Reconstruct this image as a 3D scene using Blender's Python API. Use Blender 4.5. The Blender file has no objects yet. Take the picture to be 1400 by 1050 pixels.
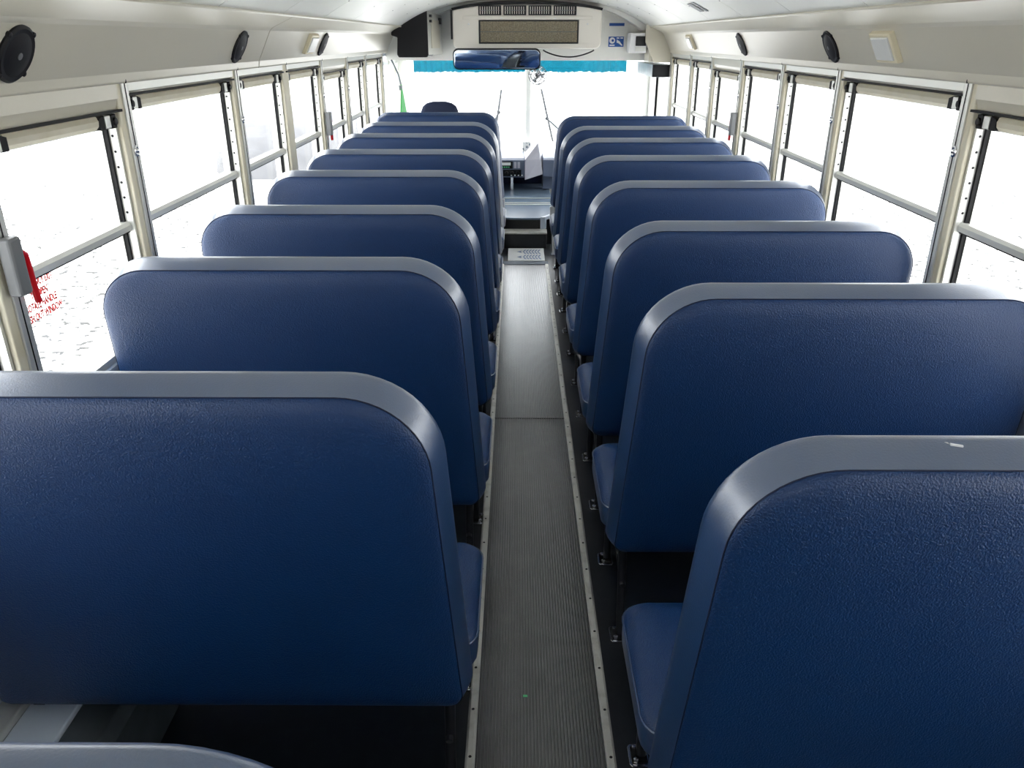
import bpy, bmesh, math, random
from mathutils import Vector, Matrix
random.seed(7)
sc = bpy.context.scene
COL = sc.collection
# ------------------------------------------------------------------ camera
cam_d = bpy.data.cameras.new('camera'); cam = bpy.data.objects.new('camera', cam_d); COL.objects.link(cam)
cam_d.sensor_width = 36.0; cam_d.lens = 1080/1400*36.0; cam_d.clip_start = 0.02; cam_d.clip_end = 500
cam.location = (-0.062, 0.0, 1.65)
cam.rotation_euler = (math.radians(90-23.65), 0, 0.0062)
sc.camera = cam
# ------------------------------------------------------------------ sky, exposure
w = bpy.data.worlds.new('sky'); sc.world = w; w.use_nodes = True
bg = w.node_tree.nodes['Background']; bg.inputs[0].default_value = (0.93, 0.97, 1.0, 1); bg.inputs[1].default_value = 4.2
sc.view_settings.view_transform = 'Standard'; sc.view_settings.look = 'None'
sc.view_settings.gamma = 1.0; sc.view_settings.use_curve_mapping = False
sc.view_settings.exposure = 0.42
sun_d = bpy.data.lights.new('sun', 'SUN'); sun = bpy.data.objects.new('sun', sun_d); COL.objects.link(sun)
sun_d.energy = 4.0; sun_d.angle = math.radians(1.0); sun_d.color = (1, 0.97, 0.92)
sun.rotation_euler = (math.radians(-38), 0, math.radians(12))   # high, from ahead of the bus

CX = 0.02          # the bus centre line
WX = 1.215         # inner faces of the side walls, from the centre line
GX = 1.275         # window glass
OFF = 0.035        # added to every distance of the side walls from the centre line
# ------------------------------------------------------------------ materials
def mat(name, color, rough=0.5, metal=0.0, spec=0.5, bump=None, noise=None, coat=0.0, cior=1.6, crough=0.3):
    m = bpy.data.materials.new(name); m.use_nodes = True
    nt = m.node_tree; b = nt.nodes['Principled BSDF']
    b.inputs['Base Color'].default_value = (*color, 1); b.inputs['Roughness'].default_value = rough
    b.inputs['Metallic'].default_value = metal; b.inputs['Specular IOR Level'].default_value = spec
    b.inputs['Coat Weight'].default_value = coat; b.inputs['Coat Roughness'].default_value = crough; b.inputs['Coat IOR'].default_value = cior
    tc = nt.nodes.new('ShaderNodeTexCoord')
    if noise:                      # (scale, other colour, low, high)
        n = nt.nodes.new('ShaderNodeTexNoise'); n.inputs['Scale'].default_value = noise[0]; n.inputs['Detail'].default_value = 4
        nt.links.new(tc.outputs['Object'], n.inputs['Vector'])
        r = nt.nodes.new('ShaderNodeMapRange'); r.inputs[1].default_value = noise[2]; r.inputs[2].default_value = noise[3]
        nt.links.new(n.outputs['Fac'], r.inputs[0])
        mx = nt.nodes.new('ShaderNodeMix'); mx.data_type = 'RGBA'
        mx.inputs[6].default_value = (*color, 1); mx.inputs[7].default_value = (*noise[1], 1)
        nt.links.new(r.outputs[0], mx.inputs[0]); nt.links.new(mx.outputs[2], b.inputs['Base Color'])
    if bump:                       # (scale, strength, distance)
        n = nt.nodes.new('ShaderNodeTexNoise'); n.inputs['Scale'].default_value = bump[0]; n.inputs['Detail'].default_value = 2
        nt.links.new(tc.outputs['Object'], n.inputs['Vector'])
        bp = nt.nodes.new('ShaderNodeBump'); bp.inputs['Strength'].default_value = bump[1]; bp.inputs['Distance'].default_value = bump[2]
        nt.links.new(n.outputs['Fac'], bp.inputs['Height']); nt.links.new(bp.outputs['Normal'], b.inputs['Normal'])
    return m
def glass_mat(name, tint=(1, 1, 1), gl=0.06):
    m = bpy.data.materials.new(name); m.use_nodes = True; nt = m.node_tree; nt.nodes.clear()
    o = nt.nodes.new('ShaderNodeOutputMaterial'); t = nt.nodes.new('ShaderNodeBsdfTransparent'); g = nt.nodes.new('ShaderNodeBsdfGlossy')
    t.inputs[0].default_value = (*tint, 1); g.inputs['Roughness'].default_value = 0.02
    x = nt.nodes.new('ShaderNodeMixShader'); x.inputs[0].default_value = gl
    nt.links.new(t.outputs[0], x.inputs[1]); nt.links.new(g.outputs[0], x.inputs[2]); nt.links.new(x.outputs[0], o.inputs[0])
    return m
M = {}
M['vinyl'] = mat('blue vinyl', (0.0002, 0.029, 0.112), 0.43, spec=0.45, bump=(300, 0.8, 0.0028), coat=0.14, crough=0.32)
M['vinyl_band'] = mat('blue vinyl band', (0.003, 0.042, 0.135), 0.34, spec=1.0, bump=(300, 0.4, 0.0020), coat=1.0, cior=2.1, crough=0.34)
M['stitch'] = mat('seam thread', (0.004, 0.010, 0.04), 0.6)
M['cream'] = mat('cream painted panel', (0.66, 0.62, 0.51), 0.30, spec=0.5, noise=(1.5, (0.65, 0.61, 0.50), 0.4, 0.6))
M['ceil'] = mat('white ceiling panel', (0.86, 0.86, 0.81), 0.30, spec=0.45, bump=(7, 0.15, 0.01))
M['post'] = mat('cream window post', (0.74, 0.69, 0.55), 0.5, spec=0.3, noise=(9, (0.68, 0.62, 0.46), 0.45, 0.7))
M['alu'] = mat('brushed aluminium', (0.70, 0.70, 0.66), 0.38, metal=0.5, bump=(160, 0.08, 0.001))
M['chrome'] = mat('chrome', (0.75, 0.76, 0.78), 0.14, metal=1.0)
M['gasket'] = mat('black gasket', (0.007, 0.007, 0.008), 0.6, spec=0.25)
M['plastic'] = mat('black plastic', (0.006, 0.006, 0.008), 0.55, spec=0.3, bump=(300, 0.1, 0.001))
M['steel'] = mat('dark seat steel', (0.022, 0.024, 0.03), 0.32, metal=0.5)
M['floor'] = mat('black floor rubber', (0.008, 0.010, 0.014), 0.30, spec=0.5, noise=(30, (0.015, 0.018, 0.022), 0.5, 0.75), bump=(25, 0.12, 0.003))
M['ribbed'] = mat('ribbed aisle rubber', (0.032, 0.032, 0.033), 0.25, spec=1.0, noise=(14, (0.052, 0.052, 0.051), 0.48, 0.72), coat=0.8)
M['trim'] = mat('aisle trim metal', (0.66, 0.65, 0.60), 0.42, metal=0.45, noise=(20, (0.5, 0.49, 0.44), 0.5, 0.7))
M['galv'] = mat('galvanised duct', (0.20, 0.23, 0.24), 0.4, metal=0.7, noise=(6, (0.12, 0.14, 0.15), 0.4, 0.7))
M['wallgrey'] = mat('pale blue grey lower wall', (0.60, 0.67, 0.76), 0.35, spec=0.6)
M['unit'] = mat('beige unit shell', (0.90, 0.85, 0.76), 0.4)
M['filter'] = mat('filter mesh', (0.50, 0.41, 0.26), 0.7, noise=(90, (0.30, 0.23, 0.13), 0.4, 0.6))
M['mirror'] = mat('mirror glass', (0.75, 0.86, 1.0), 0.04, metal=1.0)
M['black'] = mat('black trim', (0.006, 0.006, 0.008), 0.35)
M['red'] = mat('red lever', (0.62, 0.004, 0.012), 0.35)
M['redink'] = mat('red lettering', (0.85, 0.07, 0.06), 0.6)
M['grey'] = mat('grey plastic', (0.16, 0.165, 0.17), 0.4)
M['lens'] = mat('clear lamp lens', (0.80, 0.80, 0.76), 0.2, bump=(120, 0.4, 0.002))
M['lampcase'] = mat('ivory lamp case', (0.78, 0.70, 0.50), 0.4)
M['dash'] = mat('grey dashboard', (0.14, 0.17, 0.24), 0.45, bump=(200, 0.1, 0.001))
M['hood'] = mat('pale grey engine cover', (0.55, 0.54, 0.60), 0.5)
M['platform'] = mat('blue grey platform rubber', (0.15, 0.21, 0.29), 0.26, spec=0.9, bump=(40, 0.1, 0.002))
M['bluesign'] = mat('blue sticker', (0.02, 0.10, 0.38), 0.4)
M['white'] = mat('white', (0.85, 0.85, 0.85), 0.45)
M['bluemark'] = mat('blue print', (0.16, 0.24, 0.42), 0.5)
M['vest'] = mat('green cloth', (0.06, 0.42, 0.10), 0.7)
M['green'] = mat('green sticker', (0.10, 0.55, 0.22), 0.5)
M['gravel'] = mat('pale gravel', (0.80, 0.79, 0.77), 0.9, noise=(10, (0.055, 0.055, 0.052), 0.545, 0.585))
M['farwall'] = mat('pale far wall', (0.9, 0.9, 0.9), 0.8)
M['farpile'] = mat('grey gravel heap', (0.165, 0.165, 0.17), 0.9, noise=(3, (0.145, 0.145, 0.15), 0.4, 0.6))
M['glass'] = glass_mat('window glass')
M['tint'] = glass_mat('teal tint strip', (0.07, 0.30, 0.37), 0.03)
M['headfabric'] = mat('navy fabric', (0.012, 0.02, 0.055), 0.8, bump=(200, 0.3, 0.002))
# ------------------------------------------------------------------ helpers
class MB:
    def __init__(s): s.v = []; s.f = []; s.sm = []
    def add(s, vs, fs, smooth=False):
        o = len(s.v); s.v += [tuple(p) for p in vs]
        for f in fs: s.f.append([i+o for i in f]); s.sm.append(smooth)
        return s
    def box(s, x0, x1, y0, y1, z0, z1):
        v = [(x, y, z) for x in (x0, x1) for y in (y0, y1) for z in (z0, z1)]
        return s.add(v, [(0,1,3,2),(4,6,7,5),(0,4,5,1),(2,3,7,6),(0,2,6,4),(1,5,7,3)])
    def prism(s, pts, axis, a, b, smooth=False):
        n = len(pts); vs = []
        for t in (a, b):
            for p in pts:
                if axis == 'y': vs.append((p[0], t, p[1]))
                elif axis == 'x': vs.append((t, p[0], p[1]))
                else: vs.append((p[0], p[1], t))
        fs = [(i, (i+1) % n, n+(i+1) % n, n+i) for i in range(n)]
        s.add(vs, fs, smooth); s.add(vs, [tuple(range(n)), tuple(range(2*n-1, n-1, -1))])
        return s
    def tube(s, path, r, n=10, caps=True):
        path = [Vector(p) for p in path]; rings = []
        up = None
        for i, p in enumerate(path):
            if i == 0: d = path[1]-p
            elif i == len(path)-1: d = p-path[i-1]
            else: d = (path[i+1]-p).normalized()+(p-path[i-1]).normalized()
            d.normalize()
            if up is None: up = Vector((0,0,1)) if abs(d.z) < 0.9 else Vector((1,0,0))
            a = d.cross(up).normalized(); b = a.cross(d).normalized(); up = b
            rr = r[i] if isinstance(r, (list, tuple)) else r
            rings.append([p+rr*(math.cos(2*math.pi*k/n)*a+math.sin(2*math.pi*k/n)*b) for k in range(n)])
        vs = [q for g in rings for q in g]; fs = []
        for i in range(len(rings)-1):
            for k in range(n): fs.append((i*n+k, i*n+(k+1) % n, (i+1)*n+(k+1) % n, (i+1)*n+k))
        s.add(vs, fs, True)
        if caps: s.add(vs, [tuple(range(n-1, -1, -1)), tuple(range(len(vs)-n, len(vs)))])
        return s
    def loop(s, rings, cap0=True, cap1=True, smooth=True):      # list of closed rings, equal length
        n = len(rings[0]); vs = [q for g in rings for q in g]; fs = []
        for i in range(len(rings)-1):
            for k in range(n): fs.append((i*n+k, i*n+(k+1) % n, (i+1)*n+(k+1) % n, (i+1)*n+k))
        if cap0: fs.append(tuple(range(n-1, -1, -1)))
        if cap1: fs.append(tuple(range(len(vs)-n, len(vs))))
        return s.add(vs, fs, smooth)
    def disc(s, c, nrm, prof, n=28):        # lathe: prof = [(radius, height)] about the normal
        c = Vector(c); nz = Vector(nrm).normalized(); a = nz.orthogonal().normalized(); b = nz.cross(a)
        rings = [[c+h*nz+r*(math.cos(2*math.pi*k/n)*a+math.sin(2*math.pi*k/n)*b) for k in range(n)] for r, h in prof]
        return s.loop(rings)
    def build(s, name, m, parent=None, bevel=0, seg=2, angle=40, loc=None, rot=None, subsurf=0):
        me = bpy.data.meshes.new(name); me.from_pydata(s.v, [], s.f)
        for p, sm in zip(me.polygons, s.sm): p.use_smooth = sm
        bm = bmesh.new(); bm.from_mesh(me); bmesh.ops.remove_doubles(bm, verts=bm.verts, dist=1e-6)
        bmesh.ops.recalc_face_normals(bm, faces=bm.faces); bm.to_mesh(me); bm.free()
        me.materials.append(m if not isinstance(m, str) else M[m])
        if any(s.sm):
            for p in me.polygons: p.use_smooth = True
            if not bevel: me.set_sharp_from_angle(angle=math.radians(angle))
        o = bpy.data.objects.new(name, me); COL.objects.link(o)
        if bevel:
            b = o.modifiers.new('bevel', 'BEVEL'); b.width = bevel; b.segments = seg; b.limit_method = 'ANGLE'; b.angle_limit = math.radians(35)
            b.harden_normals = False
        if parent: o.parent = parent
        if loc: o.location = loc
        if rot: o.rotation_euler = rot
        return o
def thing(name, label, cat, loc=(0,0,0), group=None, rot=(0,0,0)):
    o = bpy.data.objects.new(name, None); COL.objects.link(o); o.location = loc; o.rotation_euler = rot; o.empty_display_size = 0.1
    o['label'] = label; o['category'] = cat
    if group: o['group'] = group
    return o
def tag(o, label, cat, group=None, kind=None):
    o['label'] = label; o['category'] = cat
    if group: o['group'] = group
    if kind: o['kind'] = kind
    return o
def structure(o): o['kind'] = 'structure'; return o
def copy_tree(o, parent=None):
    c = o.copy(); COL.objects.link(c); c.parent = parent
    for ch in list(o.children): copy_tree(ch, c)
    return c
def text_mesh(name, s, size, m, parent, mw, ext=0.0004, align='CENTER', bold=0.0):
    cu = bpy.data.curves.new('txt', 'FONT'); cu.body = s; cu.size = size; cu.align_x = align; cu.align_y = 'CENTER'; cu.extrude = ext; cu.offset = bold
    cu.resolution_u = 3; cu.space_line = 1.0
    t = bpy.data.objects.new('txt', cu); COL.objects.link(t)
    dg = bpy.context.evaluated_depsgraph_get(); me = bpy.data.meshes.new_from_object(t.evaluated_get(dg))
    bpy.data.objects.remove(t); me.name = name; me.materials.clear(); me.materials.append(M[m])
    o = bpy.data.objects.new(name, me); COL.objects.link(o); o.parent = parent; o.matrix_local = mw
    return o
# ================================================================== the shell
Y0, Y1 = -0.95, 8.62
REAR = -0.95
# floor slab (dark rubber) under everything
structure(MB().box(CX-1.34, CX+1.34, REAR, 8.75, -0.06, 0.0).build('floor', 'floor'))
# ribbed aisle runner
mb = MB(); pts = []; n = 38; hw = 0.164; p = 2*hw/n
pts.append((-hw, 0.0))
for i in range(n):
    x = -hw+i*p
    pts += [(x+p*0.26, 0.0004), (x+p*0.29, 0.0085), (x+p*0.35, 0.0094), (x+p*0.65, 0.0094), (x+p*0.71, 0.0085), (x+p*0.74, 0.0004)]
pts.append((hw, 0.0))
vs = [(a, yy, b) for yy in (REAR+0.02, 6.10) for a, b in pts]; k = len(pts)
mb.add(vs, [(i, i+1, k+i+1, k+i) for i in range(k-1)])
run = MB(); run.v = mb.v; run.f = mb.f; run.sm = mb.sm
o = run.build('aisle_runner', 'ribbed'); tag(o, 'long ribbed black rubber runner down the middle of the aisle', 'floor runner')
g = MB().box(-0.042, -0.030, 1.625, 1.633, 0.0095, 0.0102).build('paper_scrap', 'green'); tag(g, 'tiny green scrap lying on the ribbed aisle runner', 'scrap')
structure(MB().box(-0.164, 0.164, 3.345, 3.349, 0.0055, 0.0097).build('trim_9', 'gasket'))
for s, nm in ((-1, 'left'), (1, 'right')):
    x0 = s*0.163; x1 = s*0.188
    t = MB().prism([(x0, 0.0), (x0, 0.0085), (x0+s*0.006, 0.0105), (x1-s*0.006, 0.0105), (x1, 0.004), (x1, 0.0)], 'y', REAR+0.02, 6.12)
    tt = structure(t.build('trim_%d' % (1 if s < 0 else 2), 'trim'))
    yy = REAR+0.1
    while yy < 6.1:
        MB().disc((s*0.1755, yy, 0.0104), (0,0,1), [(0.0042, 0), (0.0034, 0.001), (0.0012, 0.0006)], 10).build('screw', 'gasket', tt)
        yy += 0.152
# side walls below the windows, with side ledges
for s, nm in ((-1, 'left'), (1, 'right')):
    X = lambda a: CX+s*(a+OFF)
    y_end = 8.62 if s < 0 else 7.40
    wm = MB().prism([(X(WX), 0), (X(WX), 0.775), (X(WX+0.02), 0.79), (X(1.305), 0.79), (X(1.305), -0.4), (X(1.30), -0.4), (X(1.30), 0)], 'y', REAR, y_end)
    # roof side above the windows, behind the cove
    wm.prism([(X(1.235), 1.50), (X(1.31), 1.50), (X(1.31), 1.62), (X(1.17), 1.88), (X(1.10), 1.86), (X(1.235), 1.60)], 'y', REAR, 8.62)
    structure(wm.build('wall_'+nm, 'wallgrey'))
# ceiling: arched panels with dark seams between them
def arch(x): return 1.735+0.225*(1-min(abs(x)/1.065, 1.0)**3.1)
xs = [-1.065+2.13*i/40 for i in range(41)]
mb = MB(); seams = [REAR, -0.2, 0.55, 1.32, 2.08, 2.83, 3.6, 4.35, 5.1, 5.85, 6.6, 7.25, 8.62]
for a, b in zip(seams, seams[1:]):
    prof = [(CX+x, arch(x)) for x in xs]+[(CX+x, arch(x)+0.012) for x in reversed(xs)]
    mb.prism(prof, 'y', a+0.0028, b-0.0028, True)
ceil = structure(mb.build('ceiling', 'ceil', angle=50))
prof = [(CX+x*1.10, arch(x)+0.016) for x in xs]+[(CX+x*1.13, arch(x)+0.05) for x in reversed(xs)]
MB().prism(prof, 'y', REAR, 8.62, True).build('roof_shell', 'gasket', ceil)
rv = MB()
for y in seams[1:-1]:
    for i in range(1, 24):
        x = -1.0+2.0*i/24
        rv.disc((CX+x, y-0.015, arch(x)), (0, 0, -1), [(0.005, -0.002), (0.0045, 0.0012), (0.002, 0.002)], 6)
r = rv.build('rivet', 'grey', ceil); r['kind'] = 'stuff'
# coves along both sides (air duct boxes above the windows)
for s, nm in ((-1, 'left'), (1, 'right')):
    X = lambda a: CX+s*(a+OFF)
    y_end = 7.62 if s < 0 else 7.40
    P = [(X(WX+0.01), 1.528), (X(WX-0.012), 1.528), (X(WX-0.016), 1.556), (X(1.135), 1.680), (X(1.122), 1.692), (X(1.02), 1.738), (X(1.06), 1.80), (X(1.25), 1.60)]
    mb = MB()
    if s < 0: segs = [(REAR, 1.0), (1.0, 3.80), (3.80, y_end)]
    else: segs = [(REAR, 1.1), (1.1, y_end)]
    for a, b in segs: mb.prism(P, 'y', a+0.0015, b-0.0015)
    c = structure(mb.build('trim_%d' % (3 if s < 0 else 4), 'cream', bevel=0.006, seg=3))
    # bead along the roof joint
    structure(MB().tube([(X(1.016), REAR+0.01, 1.738), (X(1.016), y_end, 1.738)], 0.006, 8).build('trim_%d' % (5 if s < 0 else 6), 'cream'))
# rear wall with a window opening (behind the camera)
mb = MB(); yr0, yr1 = REAR-0.05, REAR
mb.box(CX-1.34, CX+1.34, yr0, yr1, -0.06, 1.12).box(CX-1.34, CX-0.42, yr0, yr1, 1.12, 1.55).box(CX+0.42, CX+1.34, yr0, yr1, 1.12, 1.55)
mb.box(CX-1.25, CX+1.25, yr0, yr1, 1.55, 1.80).box(CX-0.9, CX+0.9, yr0, yr1, 1.80, 1.98)
structure(mb.build('wall_rear', 'cream'))
structure(MB().box(CX-1.24, CX+1.24, yr1, yr1+0.01, 0.0, 1.08).build('trim_14', 'headfabric'))  # unseen dark panel, added to cut light bounced onto the lower seat backs
structure(MB().box(CX-0.42, CX+0.42, yr0+0.02, yr0+0.025, 1.12, 1.55).build('window_21', 'glass'))
# ------------------------------------------------------------------ side windows
BND = [-0.22, 1.00, 1.755, 2.48, 3.50, 4.25, 5.04, 5.81, 6.53, 7.36]
def make_window(idx, s, a, b, emergency=False, wide=False, last=False):
    X = lambda q: CX+s*(q+OFF)
    root = bpy.data.objects.new('window_%d' % idx, None); COL.objects.link(root); root['kind'] = 'structure'; root.location = (X(WX), (a+b)/2, 0.82)
    ox, oy, oz = root.location
    def put(mb, name, m, parent=None, **k):
        mb.v = [(x-ox, y-oy, z-oz) for x, y, z in mb.v]; return mb.build(name, m, parent or root, **k)
    pw = 0.075 if not wide else 0.115
    # post at the forward end of the bay: deep, with capping strip and rosette
    put(MB().box(X(WX), X(1.30), b-0.042, b-0.042+pw, 0.775, 1.53), 'post', 'post', bevel=0.004)
    if not wide:
        put(MB().box(X(WX-0.006), X(WX+0.002), b-0.012, b+0.030, 0.775, 1.53), 'capping_strip', 'alu', bevel=0.002)
        put(MB().box(X(WX-0.0075), X(WX-0.005), b+0.006, b+0.009, 0.775, 1.53), 'seam', 'gasket')
        put(MB().disc((X(WX-0.006), b+0.006, 1.335), (-s, 0, 0), [(0.017, 0), (0.017, 0.003), (0.012, 0.005), (0.010, 0.0035), (0.007, 0.0035), (0.006, 0.007), (0.002, 0.008)], 16), 'fastener', 'chrome')
    zt = 1.497 if not emergency else 1.458
    ya, yb = a+0.036, b-0.044
    # side channels: aluminium with punched holes and a black gasket next to the glass
    for y, d, nm in ((yb, -1, 'far'), (ya, 1, 'near')):
        ch = MB().box(X(WX+0.014), X(1.296), y, y+d*0.010, 0.79, zt); put(ch, 'side_channel', 'alu')
        put(MB().box(X(GX-0.022), X(GX-0.010), y+d*0.010, y+d*0.020, 0.79, zt), 'gasket', 'gasket')
        put(MB().box(X(GX-0.010), X(GX+0.012), y+d*0.010, y+d*0.024, 0.79, zt), 'sash_stile', 'alu')
        if d < 0:
            hl = MB(); z = 1.16
            while z < zt-0.02:
                hl.disc((X(WX+0.028), y-0.0101, z), (0, -1, 0), [(0.0042, 0.0), (0.004, 0.0006)], 8); z += 0.045
            put(hl, 'punched_holes', 'gasket')
    # head of the frame
    put(MB().prism([(X(WX), zt+0.03), (X(WX-0.004), zt+0.03), (X(WX-0.004), 1.529), (X(1.235), 1.529), (X(1.235), zt), (X(WX+0.01), zt)] if emergency else
                   [(X(WX-0.003), zt+0.008), (X(WX-0.003), 1.529), (X(1.235), 1.529), (X(1.235), zt), (X(WX+0.012), zt)], 'y', a+0.035, b-0.040), 'frame_head', 'alu' if not emergency else 'cream')
    put(MB().box(X(1.235), X(1.30), a+0.03, b-0.04, zt-0.004, 1.53), 'frame_lintel', 'post')
    put(MB().box(X(WX-0.0065), X(WX+0.004), ya-0.01, yb+0.01, zt-0.006, zt+0.001), 'gasket', 'gasket')
    # sliding latch bar
    zb = zt-0.030; L = yb-ya
    bar = [(X(1.236), zb+0.018), (X(1.250), zb+0.020), (X(1.250), zb-0.016), (X(1.240), zb-0.018), (X(1.231), zb-0.008), (X(1.229), zb+0.006)]
    put(MB().prism(bar, 'y', ya+0.10, yb-0.10), 'latch_bar', 'post')
    put(MB().prism([(X(1.250), zb+0.020), (X(1.262), zb+0.020), (X(1.262), zb-0.022), (X(1.250), zb-0.022)], 'y', ya+0.014, yb-0.014), 'top_rail', 'alu')
    for y, d in ((ya+0.010, 1), (yb-0.010, -1)):
        l = put(MB().box(X(1.222), X(1.252), y, y+d*0.030, zb-0.020, zb+0.020), 'latch', 'gasket', bevel=0.003)
        put(MB().disc((X(1.222), y+d*0.015, zb), (-s, 0, 0), [(0.011, 0), (0.010, 0.006), (0.004, 0.007)], 12), 'latch_knob', 'plastic')
        put(MB().box(X(1.224), X(1.252), y+d*0.031, y+d*0.062, zb-0.017, zb+0.018), 'latch_cap', 'alu', bevel=0.002)
        put(MB().prism([(y+d*0.063, zb-0.019), (y+d*0.092, zb-0.019), (y+d*0.092, zb+0.012), (y+d*0.063, zb+0.020)], 'x', X(1.227), X(1.252)), 'latch_shadow_wedge', 'gasket')  # black wedge in place of the shadow where the bar tapers
    # meeting rail with gasket under it
    zr = 1.118
    put(MB().prism([(X(1.245), zr+0.014), (X(1.285), zr+0.014), (X(1.285), zr-0.012), (X(1.238), zr-0.012), (X(1.238), zr+0.004)], 'y', ya+0.008, yb-0.008), 'meeting_rail', 'alu')
    put(MB().box(X(1.246), X(1.280), ya+0.010, yb-0.010, zr-0.019, zr-0.0115), 'gasket', 'gasket')
    put(MB().prism([(X(WX+0.004), 0.781), (X(WX+0.004), 0.801), (X(1.262), 0.813), (X(1.30), 0.813), (X(1.30), 0.781)], 'y', ya-0.004, yb+0.004), 'sill', 'alu')
    pu = put(MB().box(X(GX-0.006), X(GX-0.002), ya+0.012, yb-0.012, zr, zt-0.01), 'upper_pane', 'glass')
    pl = put(MB().box(X(GX+0.004), X(GX+0.008), ya+0.012, yb-0.012, 0.81, zr), 'lower_pane', 'glass')
    put(MB().box(X(WX-0.0135), X(WX-0.010), b+0.005, b+0.009, 1.528, 1.557), 'seam', 'gasket')
    if emergency:      # grey housing and red release lever at the rearward post
        yh = a-0.006
        h = put(MB().box(X(WX-0.040), X(WX-0.007), yh-0.022, yh+0.024, 1.105, 1.240), 'release_housing', 'grey', bevel=0.008, seg=3)
        lev = MB().tube([(X(WX-0.030), yh+0.022, 1.205), (X(WX-0.026), yh+0.042, 1.190), (X(WX-0.022), yh+0.050, 1.155), (X(WX-0.020), yh+0.056, 1.12), (X(WX-0.020), yh+0.062, 1.070)], [0.006, 0.009, 0.010, 0.0095, 0.008], 10)
        put(lev, 'release_lever', 'red')
        # red lettering on the lower pane, read from inside
        lines = ["EMERGENCY EXIT", "TO OPEN", "ROTATE HANDLE", "PUSH OUT WINDOW"]
        cy = yh+0.205
        for i, t in enumerate(lines):
            z = 1.077-i*0.028
            if s < 0: R = Matrix(((0, 0, 1), (1, 0, 0), (0, 1, 0))).to_4x4()
            else: R = Matrix(((0, 0, -1), (-1, 0, 0), (0, 1, 0))).to_4x4()
            T = Matrix.Translation((X(GX+0.0035)-ox, cy-oy, z-oz))
            text_mesh('lettering', t, 0.027, 'redink', pl, T @ R @ Matrix.Diagonal((0.66, 1, 1, 1)), bold=0.0010)
    return root
idx = 1
for s in (-1, 1):
    for i in range(len(BND)-1):
        em = (i == 1) or (i == 5 and s < 0 and False) or (i == 6)
        make_window(idx, s, BND[i], BND[i+1], emergency=(i in (2, 6)), wide=(s < 0 and i == 4)); idx += 1
# blank wall behind the last rear window
for s, nm in ((-1, 7), (1, 8)):
    structure(MB().box(CX+s*(WX+OFF), CX+s*(1.30+OFF), REAR, BND[0]+0.033, 0.775, 1.53).build('trim_%d' % nm, 'post'))
# ------------------------------------------------------------------ front of the bus
F = 7.70
xs2 = [-1.065+2.13*i/30 for i in range(31)]
prof = [(CX+x, arch(x)) for x in xs2]+[(CX+1.27, 1.62), (CX+1.27, 1.464), (CX-1.27, 1.464), (CX-1.27, 1.62)]
wf = MB().prism(prof, 'y', F, F+0.03)
wf.box(CX-1.27, CX+1.27, F+0.03, 8.62, 1.475, 1.49)       # soffit over the driver
wf.box(CX-1.335, CX+1.335, 8.56, 8.62, 1.45, 1.50)            # head of the windscreen
wf.box(CX-1.335, CX+1.335, 8.56, 8.62, 0.0, 0.52)             # cowl
wf.box(CX-1.335, CX-1.19, 8.52, 8.62, 0.52, 1.48)            # corner posts
wf.box(CX+1.20, CX+1.335, 8.52, 8.62, 0.52, 1.48)
wf.box(CX+0.005, CX+0.055, 8.57, 8.61, 0.52, 1.46)          # centre post
structure(wf.build('wall_front', 'ceil', bevel=0.004))
# arched lip in front of the bulkhead
lip = [(CX+x, arch(x)-0.001) for x in xs2]+[(CX+x*0.95, arch(x)-0.012-0.012*abs(x)) for x in reversed(xs2)]
structure(MB().prism(lip, 'y', F-0.16, F+0.001, True).build('trim_10', 'ceil', angle=50))
wr = bpy.data.objects.new('window_19', None); COL.objects.link(wr); wr['kind'] = 'structure'; wr.location = (CX, 8.59, 0.52)
for a, b in ((-1.17, -0.0), (0.06, 1.19)):
    MB().box(a, b, 0.0, 0.005, 0.0, 0.94).build('pane', 'glass', wr)
# teal tint strips along the top of both panes
for a, b in ((-1.13, -0.0), (0.06, 1.02)):
    t = MB(); n = 60; vs = []
    for i in range(n+1):
        x = a+(b-a)*i/n; z0 = 0.815+random.uniform(-0.007, 0.007)
        vs += [(x, -0.006, z0), (x, -0.006, 0.925), (x, -0.003, z0), (x, -0.003, 0.925)]
    fs = []
    for i in range(n):
        q = i*4; fs += [(q, q+1, q+5, q+4), (q+2, q+6, q+7, q+3), (q, q+4, q+6, q+2), (q+1, q+3, q+7, q+5)]
    t.add(vs, fs).build('tint_strip', 'tint', wr)
structure(MB().box(CX-1.335, CX-1.27, 7.40, 8.51, 0.79, 0.82).build('trim_11', 'alu'))
# driver's side window
wd = bpy.data.objects.new('window_20', None); COL.objects.link(wd); wd['kind'] = 'structure'; wd.location = (CX-1.30, 7.95, 0.825)
MB().box(-0.003, 0.003, -0.54, 0.56, 0.0, 0.66).build('pane', 'glass', wd)
MB().box(-0.02, 0.03, -0.03, 0.01, 0.0, 0.66).build('frame', 'alu', wd)
MB().box(-0.02, 0.03, 0.50, 0.54, 0.0, 0.66).build('frame', 'alu', wd)
MB().box(-0.02, 0.02, -0.54, 0.56, 0.60, 0.63).build('frame', 'alu', wd)
MB().box(0.03, 0.05, 0.18, 0.23, 0.45, 0.56).build('latch', 'post', wd, bevel=0.004)
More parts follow.
